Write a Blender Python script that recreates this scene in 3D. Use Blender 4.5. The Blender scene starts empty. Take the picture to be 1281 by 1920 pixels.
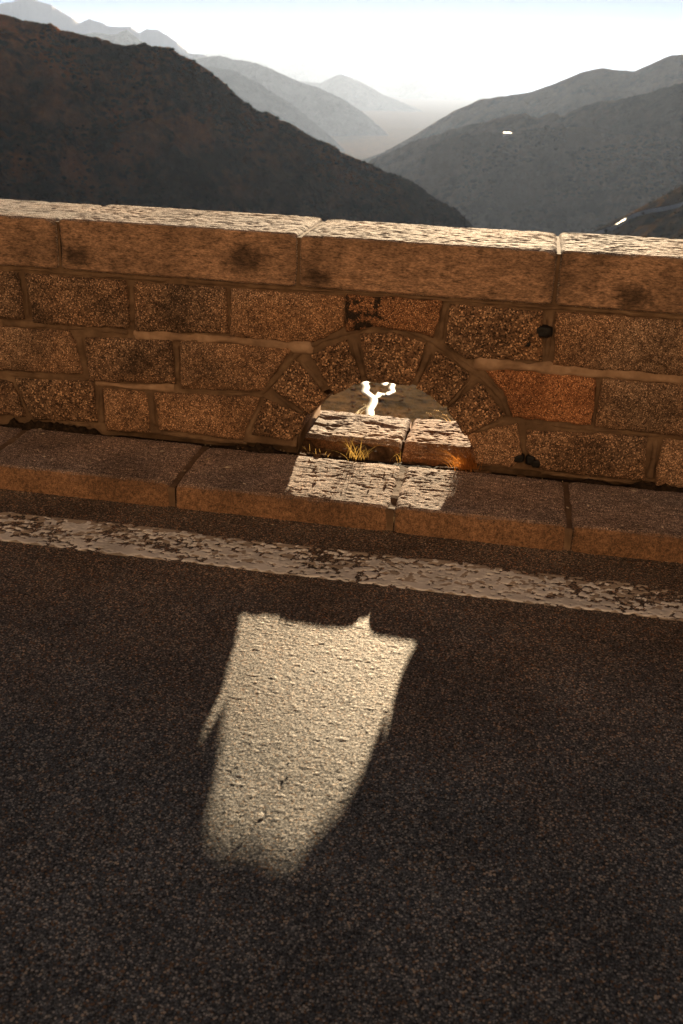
import bpy, math, random
import numpy as np
from mathutils import Vector, Matrix
sc = bpy.context.scene
R_ = math.radians
random.seed(7); RNG = np.random.default_rng(11)

# ------------------------------------------------------------------ camera
cam_d = bpy.data.cameras.new('camera'); cam = bpy.data.objects.new('camera', cam_d)
sc.collection.objects.link(cam); sc.camera = cam
EYE = 1.6
cf = Vector((-0.15465163, 0.90035959, -0.40673761)); cr = Vector((0.98226442, 0.18430136, 0.03449078)); cu = Vector((-0.1060164, 0.39418983, 0.9128937))
m = Matrix((cr, cu, -cf)).transposed().to_4x4(); m.translation = Vector((0, 0, EYE)); cam.matrix_world = m
cam_d.sensor_fit = 'VERTICAL'; cam_d.sensor_height = 36; cam_d.lens = 1853.8 / 1920 * 36
cam_d.clip_start = 0.05; cam_d.clip_end = 60000
cam_d.dof.use_dof = True; cam_d.dof.focus_distance = 3.75; cam_d.dof.aperture_fstop = 5.0

# ------------------------------------------------------------------ sky, sun, exposure
SUN_EL, SUN_AZ = 8.3, -0.9            # azimuth measured from +Y towards +X
w = bpy.data.worlds.new('World'); sc.world = w; w.use_nodes = True
nt = w.node_tree; nt.nodes.clear()
sky = nt.nodes.new('ShaderNodeTexSky'); sky.sky_type = 'NISHITA'; sky.sun_disc = False
sky.sun_elevation = R_(SUN_EL); sky.sun_rotation = R_(SUN_AZ); sky.altitude = 2000
sky.air_density = 0.22; sky.dust_density = 0.011; sky.ozone_density = 0.3
bg = nt.nodes.new('ShaderNodeBackground'); bg.inputs[1].default_value = 0.05
out = nt.nodes.new('ShaderNodeOutputWorld')
wb = nt.nodes.new('ShaderNodeMix'); wb.data_type = 'RGBA'; wb.blend_type = 'MULTIPLY'; wb.inputs[0].default_value = 1; wb.inputs[7].default_value = (.46, .46, .45, 1)   # warm white balance
nt.links.new(sky.outputs[0], wb.inputs[6]); nt.links.new(wb.outputs[2], bg.inputs[0]); nt.links.new(bg.outputs[0], out.inputs[0])
sd = bpy.data.lights.new('sun', 'SUN'); sd.energy = 5.0; sd.angle = R_(0.5); sd.color = (1.0, 0.76, 0.48)
sun = bpy.data.objects.new('sun', sd); sc.collection.objects.link(sun)
sv = Vector((math.sin(R_(SUN_AZ)) * math.cos(R_(SUN_EL)), math.cos(R_(SUN_AZ)) * math.cos(R_(SUN_EL)), math.sin(R_(SUN_EL))))
sun.rotation_euler = sv.to_track_quat('Z', 'Y').to_euler(); sun.location = (0, 20, 10)
vs = sc.view_settings; vs.view_transform = 'Standard'; vs.look = 'None'; vs.gamma = 1; vs.use_curve_mapping = False
vs.exposure = 2.0
HAZE_DENSITY = 0.000019

# ------------------------------------------------------------------ numpy noise
def _h(ix, iy, iz, seed):
    with np.errstate(over='ignore'):
        h = (ix.astype(np.int64) * 374761393 + iy.astype(np.int64) * 668265263 + iz.astype(np.int64) * 1274126177 + seed * 974634777) & 0xffffffff
        h = ((h ^ (h >> 13)) * 1274126177) & 0xffffffff
        h = ((h ^ (h >> 16)) * 2246822519) & 0xffffffff
    return ((h ^ (h >> 15)) & 0xffffff) / float(0xffffff)
def vn(x, y, z=0.0, seed=0):
    x = np.asarray(x, float); y = np.asarray(y, float) + 0 * x; z = np.asarray(z, float) + 0 * x
    fx, fy, fz = np.floor(x), np.floor(y), np.floor(z)
    u, v, t = x - fx, y - fy, z - fz
    u, v, t = [k * k * k * (k * (k * 6 - 15) + 10) for k in (u, v, t)]
    ix, iy, iz = fx.astype(np.int64), fy.astype(np.int64), fz.astype(np.int64)
    r = 0
    for a in (0, 1):
        for b in (0, 1):
            for c in (0, 1):
                r = r + _h(ix + a, iy + b, iz + c, seed) * (u if a else 1 - u) * (v if b else 1 - v) * (t if c else 1 - t)
    return r * 2 - 1
def fbm(x, y, z=0.0, o=4, seed=0, g=0.5):
    x = np.asarray(x, float); s = 0; a = 1; n = 0
    for i in range(o):
        # rotate each octave a little so the lattice never shows
        c, q = math.cos(0.7 * i + .3), math.sin(0.7 * i + .3)
        s = s + a * vn((x * c - y * q) * 2 ** i, (x * q + y * c) * 2 ** i, z * 2 ** i, seed + i * 17); n += a; a *= g
    return s / n
def sst(a, b, x):
    t = np.clip((x - a) / (b - a), 0, 1); return t * t * (3 - 2 * t)

# ------------------------------------------------------------------ object helpers
def tag(o, label=None, cat=None, group=None, kind=None):
    if label: o['label'] = label
    if cat: o['category'] = cat
    if group: o['group'] = group
    if kind: o['kind'] = kind
    return o
def empty(name, loc, label, cat, group=None):
    o = bpy.data.objects.new(name, None); sc.collection.objects.link(o); o.location = loc; o.empty_display_size = 0.2
    return tag(o, label, cat, group)
def mesh(name, V, F, mat, parent=None, smooth=True, attr=None, origin=None):
    me = bpy.data.meshes.new(name)
    V = np.asarray(V, np.float32)
    if origin is not None: V = V - np.array(origin, np.float32)
    me.from_pydata(V.tolist() if len(V) < 3000 else V, [], F)
    me.update()
    if smooth: me.shade_smooth()
    if attr:
        for k, a in attr.items():
            at = me.attributes.new(k, 'FLOAT', 'POINT'); at.data.foreach_set('value', np.asarray(a, np.float32).ravel())
    me.materials.append(mat)
    o = bpy.data.objects.new(name, me); sc.collection.objects.link(o)
    if parent is not None:
        o.parent = parent; o.location = -parent.location     # vertices stay in world metres
    elif origin is not None: o.location = origin
    return o
def gridF(nr, nc, flip=False, off=0):
    i = np.arange(nr - 1)[:, None] * nc + np.arange(nc - 1)[None, :] + off
    q = np.stack([i, i + 1, i + nc + 1, i + nc], -1).reshape(-1, 4)
    return q[:, ::-1] if flip else q
def gridmesh(name, X, Y, Z, mat, parent=None, flip=False, attr=None, smooth=True):
    nr, nc = X.shape
    return mesh(name, np.stack([X.ravel(), Y.ravel(), Z.ravel()], -1), gridF(nr, nc, flip).tolist(), mat, parent, smooth, attr)

# ------------------------------------------------------------------ materials
class M:
    def __init__(s, name):
        s.m = bpy.data.materials.new(name); s.m.use_nodes = True; s.t = s.m.node_tree; s.t.nodes.clear()
        s.o = s.n('ShaderNodeOutputMaterial'); s.b = s.n('ShaderNodeBsdfPrincipled'); s.l(s.b.outputs[0], s.o.inputs[0])
        s.co = s.n('ShaderNodeTexCoord').outputs['Object']
    def n(s, k, **a):
        x = s.t.nodes.new(k)
        for q, v in a.items(): setattr(x, q, v)
        return x
    def l(s, a, b): s.t.links.new(a, b)
    def map(s, sc_):
        x = s.n('ShaderNodeMapping'); x.inputs['Scale'].default_value = sc_; s.l(s.co, x.inputs[0]); return x.outputs[0]
    def noise(s, scale, detail=4, rough=.55, vec=None, out='Fac'):
        x = s.n('ShaderNodeTexNoise'); x.inputs['Scale'].default_value = scale; x.inputs['Detail'].default_value = detail; x.inputs['Roughness'].default_value = rough
        s.l(vec or s.co, x.inputs['Vector']); return x.outputs[out]
    def vor(s, scale, feature='F1', vec=None, out='Distance'):
        x = s.n('ShaderNodeTexVoronoi', feature=feature); x.inputs['Scale'].default_value = scale; s.l(vec or s.co, x.inputs['Vector']); return x.outputs[out]
    def ramp(s, f, stops):
        x = s.n('ShaderNodeValToRGB'); e = x.color_ramp.elements
        while len(e) < len(stops): e.new(0.5)
        for i, (p, c) in enumerate(stops):
            e[i].position = p; e[i].color = (c if isinstance(c, tuple) else (c, c, c)) + (1,)
        s.l(f, x.inputs[0]); return x.outputs[0]
    def mix(s, f, a, b, mode='MIX'):
        x = s.n('ShaderNodeMix', data_type='RGBA', blend_type=mode)
        for i, v in ((0, f), (6, a), (7, b)):
            if isinstance(v, (int, float)): x.inputs[i].default_value = v
            elif isinstance(v, tuple): x.inputs[i].default_value = v + (1,)
            else: s.l(v, x.inputs[i])
        return x.outputs[2]
    def math(s, op, a, b=0.0):
        x = s.n('ShaderNodeMath', operation=op)
        for i, v in ((0, a), (1, b)):
            if isinstance(v, (int, float)): x.inputs[i].default_value = v
            else: s.l(v, x.inputs[i])
        return x.outputs[0]
    def bump(s, h, dist, strength=1.0, prev=None):
        x = s.n('ShaderNodeBump'); x.inputs['Distance'].default_value = dist; x.inputs['Strength'].default_value = strength
        s.l(h, x.inputs['Height'])
        if prev: s.l(prev, x.inputs['Normal'])
        return x.outputs[0]
    def fin(s, col, rough=.85, nrm=None, spec=.5):
        if isinstance(col, tuple): s.b.inputs['Base Color'].default_value = col + (1,)
        else: s.l(col, s.b.inputs['Base Color'])
        if isinstance(rough, float): s.b.inputs['Roughness'].default_value = rough
        else: s.l(rough, s.b.inputs['Roughness'])
        s.b.inputs['Specular IOR Level'].default_value = spec
        if nrm: s.l(nrm, s.b.inputs['Normal'])
        return s.m

def granite(name, dark, mid, light, sc_=1.0, stain=.5, front=None, streak=None, lichen=None, offs=0.0, speck=True, bmp=.0016, spots=None):
    """coarse weathered granite; front = upright face colour (rust on the kerb, painted shade tone on the coping)"""
    q = M(name)
    vec = q.map((1, 1, 1)) if not streak else q.map(streak)
    g = q.noise(190 * sc_, 5, .7, vec); g2 = q.noise(58 * sc_, 4, .6, vec)
    f = q.math('ADD', q.math('MULTIPLY', g, .62), q.math('MULTIPLY', g2, .38))
    col = q.ramp(f, [(.37, dark), (.5, mid), (.62, light), (.74, tuple(min(1, c * 1.7) for c in light))])
    # dark mica grains
    mi = q.vor(300 * sc_, out='Color'); sep = q.n('ShaderNodeSeparateColor'); q.l(mi, sep.inputs[0])
    col = q.mix(q.math('MULTIPLY', q.math('GREATER_THAN', sep.outputs[0], .80), .8), col, tuple(c * .35 for c in dark))
    if speck: col = q.mix(q.math('MULTIPLY', q.math('GREATER_THAN', sep.outputs[1], .90), .7), col, tuple(min(1, c * 2.1) for c in light))
    # weather stains
    st = q.ramp(q.noise(3.1, 5, .62), [(.38, 1 - stain), (.55, 1.0), (.7, 1.15)])
    col = q.mix(1.0, col, st, 'MULTIPLY')
    tint = q.ramp(q.noise(1.7, 3, .5), [(.35, (.92, .88, .92)), (.65, (1.2, .95, .78))])
    col = q.mix(.8, col, tint, 'MULTIPLY')
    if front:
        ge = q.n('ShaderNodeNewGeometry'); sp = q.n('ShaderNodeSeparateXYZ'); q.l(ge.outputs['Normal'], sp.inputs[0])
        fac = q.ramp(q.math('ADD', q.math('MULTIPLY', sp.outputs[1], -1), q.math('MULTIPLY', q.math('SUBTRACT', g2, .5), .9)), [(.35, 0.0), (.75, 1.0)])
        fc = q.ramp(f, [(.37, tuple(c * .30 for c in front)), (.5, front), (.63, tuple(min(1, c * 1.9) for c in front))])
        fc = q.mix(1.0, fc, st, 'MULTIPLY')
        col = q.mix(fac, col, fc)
    if lichen:
        lf = q.noise(lichen[0], 6, .75); sx = q.n('ShaderNodeSeparateXYZ'); q.l(q.co, sx.inputs[0]); mr = q.n('ShaderNodeMapRange'); mr.inputs[1].default_value = lichen[2]; mr.inputs[2].default_value = lichen[3]; mr.inputs[3].default_value = .035; mr.inputs[4].default_value = -.25; q.l(sx.outputs[0], mr.inputs[0])
        col = q.mix(q.ramp(q.math('ADD', lf, mr.outputs[0]), [(lichen[1], 0.0), (lichen[1] + .035, .93)]), col, (.006, .005, .004))
    for (sx_, sz_, rad) in (spots or []):
        dn = q.n('ShaderNodeVectorMath', operation='DISTANCE'); mp = q.n('ShaderNodeMapping'); mp.inputs['Scale'].default_value = (1, 0, 1.6); q.l(q.co, mp.inputs[0]); q.l(mp.outputs[0], dn.inputs[0]); dn.inputs[1].default_value = (sx_, 0, sz_ * 1.6)
        dd = q.math('ADD', q.math('DIVIDE', dn.outputs['Value'], rad), q.math('MULTIPLY', q.math('SUBTRACT', q.noise(14, 5, .7), .5), 1.6))
        col = q.mix(1.0, col, q.ramp(dd, [(.35, .28), (1.0, 1.0)]), 'MULTIPLY')
    n = q.bump(f, bmp, 1.0)
    n = q.bump(q.noise(22, 5, .6), bmp * 2, .7, n)
    return q.fin(col, .88, n, .3)

# ------------------------------------------------------------------ measured layout (metres; wall face = plane y=YW, x along the wall)
YW, YK, HK, HW, HC, TH = 3.884, 3.417, 0.099, 1.013, 0.811, 0.505
L1, L2 = 2.985, 3.216                 # near and far edge of the painted line
XA, XB = -5.2, 4.3                    # built length of the parapet
STONES = {
'A0':[[(-2.238,0.781),(-2.093,0.777)],[(-2.093,0.777),(-2.086,0.684),(-2.086,0.591)],[(-2.086,0.591),(-2.262,0.577)],[(-2.262,0.577),(-2.238,0.781)]],
'A1':[[(-2.057,0.775),(-1.615,0.779)],[(-1.615,0.779),(-1.604,0.685),(-1.608,0.586)],[(-1.608,0.586),(-2.036,0.571)],[(-2.036,0.571),(-2.045,0.676),(-2.057,0.775)]],
'A2':[[(-1.567,0.772),(-1.181,0.779)],[(-1.181,0.779),(-1.177,0.598)],[(-1.177,0.598),(-1.573,0.578)],[(-1.573,0.578),(-1.567,0.772)]],
'A3':[[(-1.155,0.777),(-0.697,0.782)],[(-0.697,0.782),(-0.686,0.658)],[(-0.686,0.658),(-0.805,0.592),(-0.984,0.586),(-1.157,0.586)],[(-1.157,0.586),(-1.155,0.777)]],
'A4':[[(-0.68,0.787),(-0.301,0.79)],[(-0.301,0.79),(-0.325,0.65)],[(-0.325,0.65),(-0.426,0.668),(-0.567,0.674),(-0.674,0.644)],[(-0.674,0.644),(-0.68,0.787)]],
'A5':[[(-0.265,0.778),(0.086,0.775)],[(0.086,0.775),(0.105,0.586)],[(0.105,0.586),(-0.185,0.577),(-0.272,0.624)],[(-0.272,0.624),(-0.265,0.778)]],
'A6':[[(0.142,0.777),(0.67,0.782)],[(0.67,0.782),(0.706,0.578)],[(0.706,0.578),(0.16,0.576)],[(0.16,0.576),(0.142,0.777)]],
'B0':[[(-2.267,0.537),(-1.885,0.549)],[(-1.885,0.549),(-1.851,0.496),(-1.839,0.367)],[(-1.839,0.367),(-2.29,0.348)],[(-2.29,0.348),(-2.267,0.537)]],
'B1':[[(-1.8,0.525),(-1.421,0.542)],[(-1.421,0.542),(-1.414,0.36)],[(-1.414,0.36),(-1.797,0.34)],[(-1.797,0.34),(-1.8,0.525)]],
'B2':[[(-1.379,0.543),(-0.898,0.551)],[(-0.898,0.551),(-0.961,0.467),(-1.027,0.362)],[(-1.027,0.362),(-1.379,0.344)],[(-1.379,0.344),(-1.379,0.543)]],
'C0':[[(-2.294,0.313),(-2.171,0.285)],[(-2.171,0.285),(-2.122,0.149)],[(-2.122,0.149),(-2.316,0.138)],[(-2.316,0.138),(-2.294,0.313)]],
'C1':[[(-2.148,0.312),(-1.788,0.329)],[(-1.788,0.329),(-1.781,0.149)],[(-1.781,0.149),(-2.079,0.138)],[(-2.079,0.138),(-2.148,0.312)]],
'C2':[[(-1.738,0.302),(-1.546,0.303)],[(-1.546,0.303),(-1.54,0.128)],[(-1.54,0.128),(-1.733,0.119)],[(-1.733,0.119),(-1.738,0.302)]],
'C3':[[(-1.502,0.307),(-1.041,0.325)],[(-1.041,0.325),(-1.119,0.136)],[(-1.119,0.136),(-1.485,0.146)],[(-1.485,0.146),(-1.502,0.307)]],
'D1':[[(-0.111,0.533),(0.324,0.532)],[(0.324,0.532),(0.331,0.343)],[(0.331,0.343),(0.024,0.351)],[(0.024,0.351),(-0.025,0.448),(-0.111,0.533)]],
'D2':[[(0.355,0.53),(0.714,0.532)],[(0.714,0.532),(0.748,0.332)],[(0.748,0.332),(0.351,0.338)],[(0.351,0.338),(0.355,0.53)]],
'E1':[[(0.088,0.294),(0.553,0.306)],[(0.553,0.306),(0.57,0.127)],[(0.57,0.127),(0.16,0.134)],[(0.16,0.134),(0.093,0.209),(0.088,0.294)]],
'E2':[[(0.62,0.306),(0.753,0.306)],[(0.753,0.306),(0.786,0.12)],[(0.786,0.12),(0.619,0.118)],[(0.619,0.118),(0.62,0.306)]],
'V1':[[(-1.013,0.321),(-0.841,0.266)],[(-0.841,0.266),(-0.858,0.205),(-0.895,0.156)],[(-0.895,0.156),(-1.069,0.17)],[(-1.069,0.17),(-1.013,0.321)]],
'V2':[[(-0.978,0.38),(-0.884,0.505)],[(-0.884,0.505),(-0.757,0.368)],[(-0.757,0.368),(-0.821,0.278)],[(-0.821,0.278),(-0.978,0.38)]],
'V3':[[(-0.813,0.533),(-0.673,0.605)],[(-0.673,0.605),(-0.609,0.438)],[(-0.609,0.438),(-0.666,0.408),(-0.723,0.378)],[(-0.723,0.378),(-0.813,0.533)]],
'V4':[[(-0.613,0.634),(-0.485,0.648),(-0.357,0.615)],[(-0.357,0.615),(-0.406,0.447)],[(-0.406,0.447),(-0.494,0.448),(-0.58,0.445)],[(-0.58,0.445),(-0.613,0.634)]],
'V5':[[(-0.303,0.587),(-0.166,0.502)],[(-0.166,0.502),(-0.263,0.365)],[(-0.263,0.365),(-0.316,0.406),(-0.373,0.434)],[(-0.373,0.434),(-0.303,0.587)]],
'V6':[[(-0.125,0.472),(-0.015,0.35)],[(-0.015,0.35),(-0.162,0.255)],[(-0.162,0.255),(-0.242,0.353)],[(-0.242,0.353),(-0.125,0.472)]],
'V7':[[(0.036,0.314),(0.068,0.176),(0.039,0.138)],[(0.039,0.138),(-0.11,0.134)],[(-0.11,0.134),(-0.123,0.187),(-0.148,0.247)],[(-0.148,0.247),(0.036,0.314)]],
}
INTRADOS= [(-0.859,0.118),(-0.85,0.158),(-0.838,0.207),(-0.82,0.275),(-0.794,0.32),(-0.759,0.361),(-0.723,0.378),(-0.67,0.405),(-0.609,0.436),(-0.556,0.445),(-0.494,0.448),(-0.406,0.447),(-0.373,0.434),(-0.32,0.405),(-0.263,0.365),(-0.237,0.349),(-0.194,0.303),(-0.162,0.255),(-0.137,0.197),(-0.122,0.147),(-0.116,0.104)]
def roadz(x, y):                       # cross fall away from the kerb, plus slow undulation
    return -0.018 * np.clip(YK - y, 0, None) + 0.004 * fbm(x * .9, y * .9, 0, 2, 5)

# ------------------------------------------------------------------ road
CRACK = [(-.452, 1.95), (-.46, 1.90), (-.472, 1.84), (-.470, 1.80), (-.486, 1.755), (-.489, 1.72), (-.508, 1.68), (-.52, 1.64), (-.56, 1.55), (-.55, 1.48)]
CRACK2 = [(-.76, 1.72), (-.79, 1.66), (-.80, 1.6), (-.83, 1.56)]
def seg_d(x, y, P):
    d = np.full(x.shape, 9.0)
    for (a, b), (c, e) in zip(P[:-1], P[1:]):
        t = np.clip(((x - a) * (c - a) + (y - b) * (e - b)) / ((c - a) ** 2 + (e - b) ** 2), 0, 1)
        d = np.minimum(d, np.hypot(x - a - t * (c - a), y - b - t * (e - b)))
    return d
def chips_(x, y, s, seed):
    # angular stone chips: every cell is a small facet with its own height and tilt
    gx_, gy_ = x / s, y / s; fx, fy = np.floor(gx_).astype(np.int64), np.floor(gy_).astype(np.int64); zi = np.zeros_like(fx)
    best = np.full(x.shape, 9.0); out = np.zeros(x.shape)
    for i in (-1, 0, 1):
        for j in (-1, 0, 1):
            cx, cy = fx + i, fy + j
            dx = gx_ - cx - .5 - .8 * (_h(cx, cy, zi, seed) - .5); dy = gy_ - cy - .5 - .8 * (_h(cx, cy, zi, seed + 1) - .5)
            d = dx * dx + dy * dy; k = d < best; best = np.where(k, d, best)
            hgt = (_h(cx, cy, zi, seed + 2) - .5) * .13 + dx * (_h(cx, cy, zi, seed + 3) - .5) * .22 + dy * (_h(cx, cy, zi, seed + 4) - .5) * .22 - .10 * np.clip(d - .12, 0, 1)
            out = np.where(k, hgt * s, out)
    return out
def relief(x, y):
    a = vn(x * 95, y * 95, 0, 1); b = vn(x * 170 + 3, y * 170, 0, 2); c = fbm(x * 30, y * 30, 0, 2, 3) * .4
    h = .0003 * c + .52 * chips_(x, y, .0080, 5) 
    # odd stones standing proud or plucked out
    p = vn(x * 60, y * 60, 0, 9)
    return h + .0006 * sst(.6, .8, -p)
def axis(parts):
    o = []
    for a, b, st in parts: o += list(np.arange(a, b - st * .5, st))
    o.append(parts[-1][1]); return np.array(o)
gx = axis([(-60, -8, 4), (-8, -3, .25), (-3, -2.3, .02), (-2.3, -.9, .006), (-.9, -.15, .0031), (-.15, .95, .006), (.95, 1.5, .02), (1.5, 8, .25), (8, 60, 4)])
gy = axis([(-4.6, 0, .25), (0, 1.15, .05), (1.15, 1.5, .0055), (1.5, 2.75, .0031), (2.75, 3.50, .006)])
GX, GY = np.meshgrid(gx, gy)
near = ((GX > -2.6) & (GX < 1.2) & (GY > 1.0))
GZ = roadz(GX, GY) + np.where(near, relief(GX, GY), .0014)
wob = .004 * vn(GX * 40, GY * 40, 0, 21)
GZ -= .0028 * np.exp(-((seg_d(GX + wob, GY, CRACK)) / .0032) ** 2) * near * (.5 + .5 * sst(-.3, .3, vn(GX * 22, GY * 22, 0, 31)))
GZ -= .0025 * np.exp(-((seg_d(GX + wob, GY, CRACK2)) / .003) ** 2) * near
q = M('asphalt')
ch = q.vor(205, out='Color'); sp = q.n('ShaderNodeSeparateColor'); q.l(ch, sp.inputs[0])
col = q.ramp(sp.outputs[0], [(0.0, (.030, .037, .045)), (.5, (.062, .073, .088)), (.8, (.115, .130, .146)), (1.0, (.28, .28, .275))])
fine = q.noise(420, 3, .7); col = q.mix(1.0, col, q.ramp(fine, [(.35, .55), (.65, 1.4)]), 'MULTIPLY')
col = q.mix(1.0, col, q.ramp(q.vor(205), [(.42, 1.25), (.72, .42)]), 'MULTIPLY')
warm = q.mix(q.math('GREATER_THAN', sp.outputs[1], .93), col, (.13, .085, .055)); col = warm
col = q.mix(q.math('GREATER_THAN', sp.outputs[2], .975), col, (.34, .29, .24))
col = q.mix(1.0, col, q.ramp(q.noise(2.3, 5, .6), [(.3, .68), (.65, 1.25)]), 'MULTIPLY')
# warm bounce light towards the kerb, painted into the asphalt colour
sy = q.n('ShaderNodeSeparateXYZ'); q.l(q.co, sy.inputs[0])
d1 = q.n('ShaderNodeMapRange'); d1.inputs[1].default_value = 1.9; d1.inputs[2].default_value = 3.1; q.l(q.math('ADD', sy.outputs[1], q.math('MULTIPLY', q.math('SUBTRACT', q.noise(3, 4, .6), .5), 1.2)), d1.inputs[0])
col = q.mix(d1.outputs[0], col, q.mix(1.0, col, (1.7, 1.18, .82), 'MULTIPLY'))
nn = q.bump(fine, .0008, .8)
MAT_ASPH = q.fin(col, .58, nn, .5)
spc = q.math('MULTIPLY', q.ramp(q.noise(165, 3, .7), [(.38, .06), (.62, 1.0)]), q.ramp(q.vor(185), [(.35, 1.0), (.7, .15)]))
q.l(spc, q.b.inputs['Specular IOR Level']); q.b.inputs['Specular Tint'].default_value = (1.0, .86, .68, 1)
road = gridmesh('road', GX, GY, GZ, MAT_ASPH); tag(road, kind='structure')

# painted line: worn thin coat plus thick blobs of newer paint
px = axis([(-6, -2.5, .02), (-2.5, .95, .0042), (.95, 6, .02)]); py = np.arange(L1 - .02, L2 + .02, .0042)
PX, PY = np.meshgrid(px, py)
edge = np.minimum(PY - (L1 + .012 * fbm(PX * 3, 0 * PX, 0, 2, 40)), (L2 + .015 * fbm(PX * 2, 0 * PX + 5, 0, 2, 41)) - PY)
wx, wy = PX + .012 * fbm(PX * 25, PY * 25, 0, 3, 44), PY + .012 * fbm(PX * 25, PY * 25, 3, 3, 45)
n1 = fbm(wx * 42, wy * 60, 0, 3, 46) ; n0 = .6 * fbm(PX * 5, PY * 9, 0, 4, 47)
rows = np.sin((PY - L1) / (L2 - L1) * 3.14)
scal = .016 * np.abs(np.sin(PX * 48 + 3 * fbm(PX * 4, PX * 0, 0, 2, 49)))     # scalloped drips on the near edge
right = sst(.2, .9, PX)
f_thick = n1 + .20 - .55 * sst(.0, .5, -n0) - .55 * sst(.05, .0, edge - .006) + .55 * sst(.035, .005, PY - L1) - .9 * right * sst(.45, .8, (PY - L1) / (L2 - L1))
f_thick = np.where(PY - L1 < .05, np.maximum(f_thick, np.minimum(.9, (PY - L1 - .016 + scal) * 30 + .0) * 1.0), f_thick)
f_thick = np.minimum(f_thick, (PY - L1 - .004 + scal - .010) * 25)
f_thin = .12 + 1.0 * fbm(PX * 55, PY * 75, 0, 4, 52) + .9 * n0
f_thin = np.minimum(f_thin, edge * 30) - .5 * right * sst(.3, .7, (PY - L1) / (L2 - L1))
zz = roadz(PX, PY) - .0015 + .0040 * sst(-.04, .04, f_thin) + .0016 * sst(-.05, .10, f_thick) - .0007 * sst(.12, .4, f_thick) + .0003 * fbm(PX * 90, PY * 90, 0, 2, 60)
zz = np.where(edge < -.008, roadz(PX, PY) - .004, zz)
q = M('road_paint')
at = q.n('ShaderNodeAttribute'); at.attribute_name = 'coat'
c = q.ramp(q.math('ADD', at.outputs['Fac'], q.math('MULTIPLY', q.math('SUBTRACT', q.noise(160, 4, .7), .5), .25)),
           [(.36, (.46, .37, .28)), (.46, (.60, .51, .41)), (.52, (.95, .90, .82)), (.66, (.92, .87, .79)), (.8, (.85, .80, .73)), (.95, (.80, .75, .68))])  # brighter blob rims: glancing light put into the paint colour
c = q.mix(1.0, c, q.ramp(q.noise(7, 5, .65), [(.35, .75), (.6, 1.08)]), 'MULTIPLY')
MAT_PAINT = q.fin(c, .6, q.bump(q.noise(260, 3), .0006, .7), .4)
line = gridmesh('road_marking', PX, PY, zz, MAT_PAINT, attr={'coat': np.clip(.5 + f_thick, 0, 1)})
tag(line, 'worn blistered white edge line painted along the road beside the kerb', 'road marking')

# ------------------------------------------------------------------ parapet
wall = empty('stone_parapet', (-.5, YW, 0), 'brown granite parapet wall with long coping stones and one small drainage arch', 'wall')
G_A = granite('granite_brown', (0.070, 0.042, 0.027), (0.210, 0.132, 0.080), (0.400, 0.280, 0.185))
G_B = granite('granite_dark', (0.050, 0.032, 0.021), (0.155, 0.098, 0.060), (0.340, 0.235, 0.155), sc_=.8, stain=.6)
G_C = granite('granite_ochre', (0.100, 0.045, 0.022), (0.280, 0.135, 0.066), (0.420, 0.240, 0.130), stain=.4)
G_V = granite('granite_coarse', (0.040, 0.026, 0.017), (0.150, 0.095, 0.058), (0.370, 0.265, 0.175), sc_=.6, stain=.35, bmp=.003)
G_L = granite('granite_lichen', (0.050, 0.027, 0.016), (0.190, 0.100, 0.052), (0.330, 0.210, 0.125), lichen=(26, .53, -.54, -.40))
G_COP = granite('coping_granite', (0.085, 0.070, 0.060), (0.330, 0.275, 0.235), (0.580, 0.505, 0.440), stain=.45, front=(0.29, 0.175, 0.112), streak=(.35, 1, 1), bmp=.004, spots=[(-1.09, .905, .13), (-.80, .85, .07), (.42, .86, .10), (-1.8, .87, .08)])  # front: brown of the shaded face painted into the stone colour
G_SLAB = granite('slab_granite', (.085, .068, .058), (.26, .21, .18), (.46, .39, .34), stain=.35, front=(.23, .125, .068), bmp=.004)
q = M('mortar')
c = q.ramp(q.noise(9, 6, .6), [(.3, (.075, .046, .029)), (.52, (.150, .094, .058)), (.7, (.23, .15, .095))])
MAT_MORT = q.fin(c, .92, q.bump(q.noise(45, 6, .65), .004, .8), .2)
q = M('mortar_pale')
c = q.ramp(q.noise(12, 6, .6), [(.3, (.20, .125, .08)), (.55, (.33, .215, .14)), (.72, (.42, .29, .20))])
MAT_MORT2 = q.fin(c, .92, q.bump(q.noise(55, 6, .65), .003, .8), .2)

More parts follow.
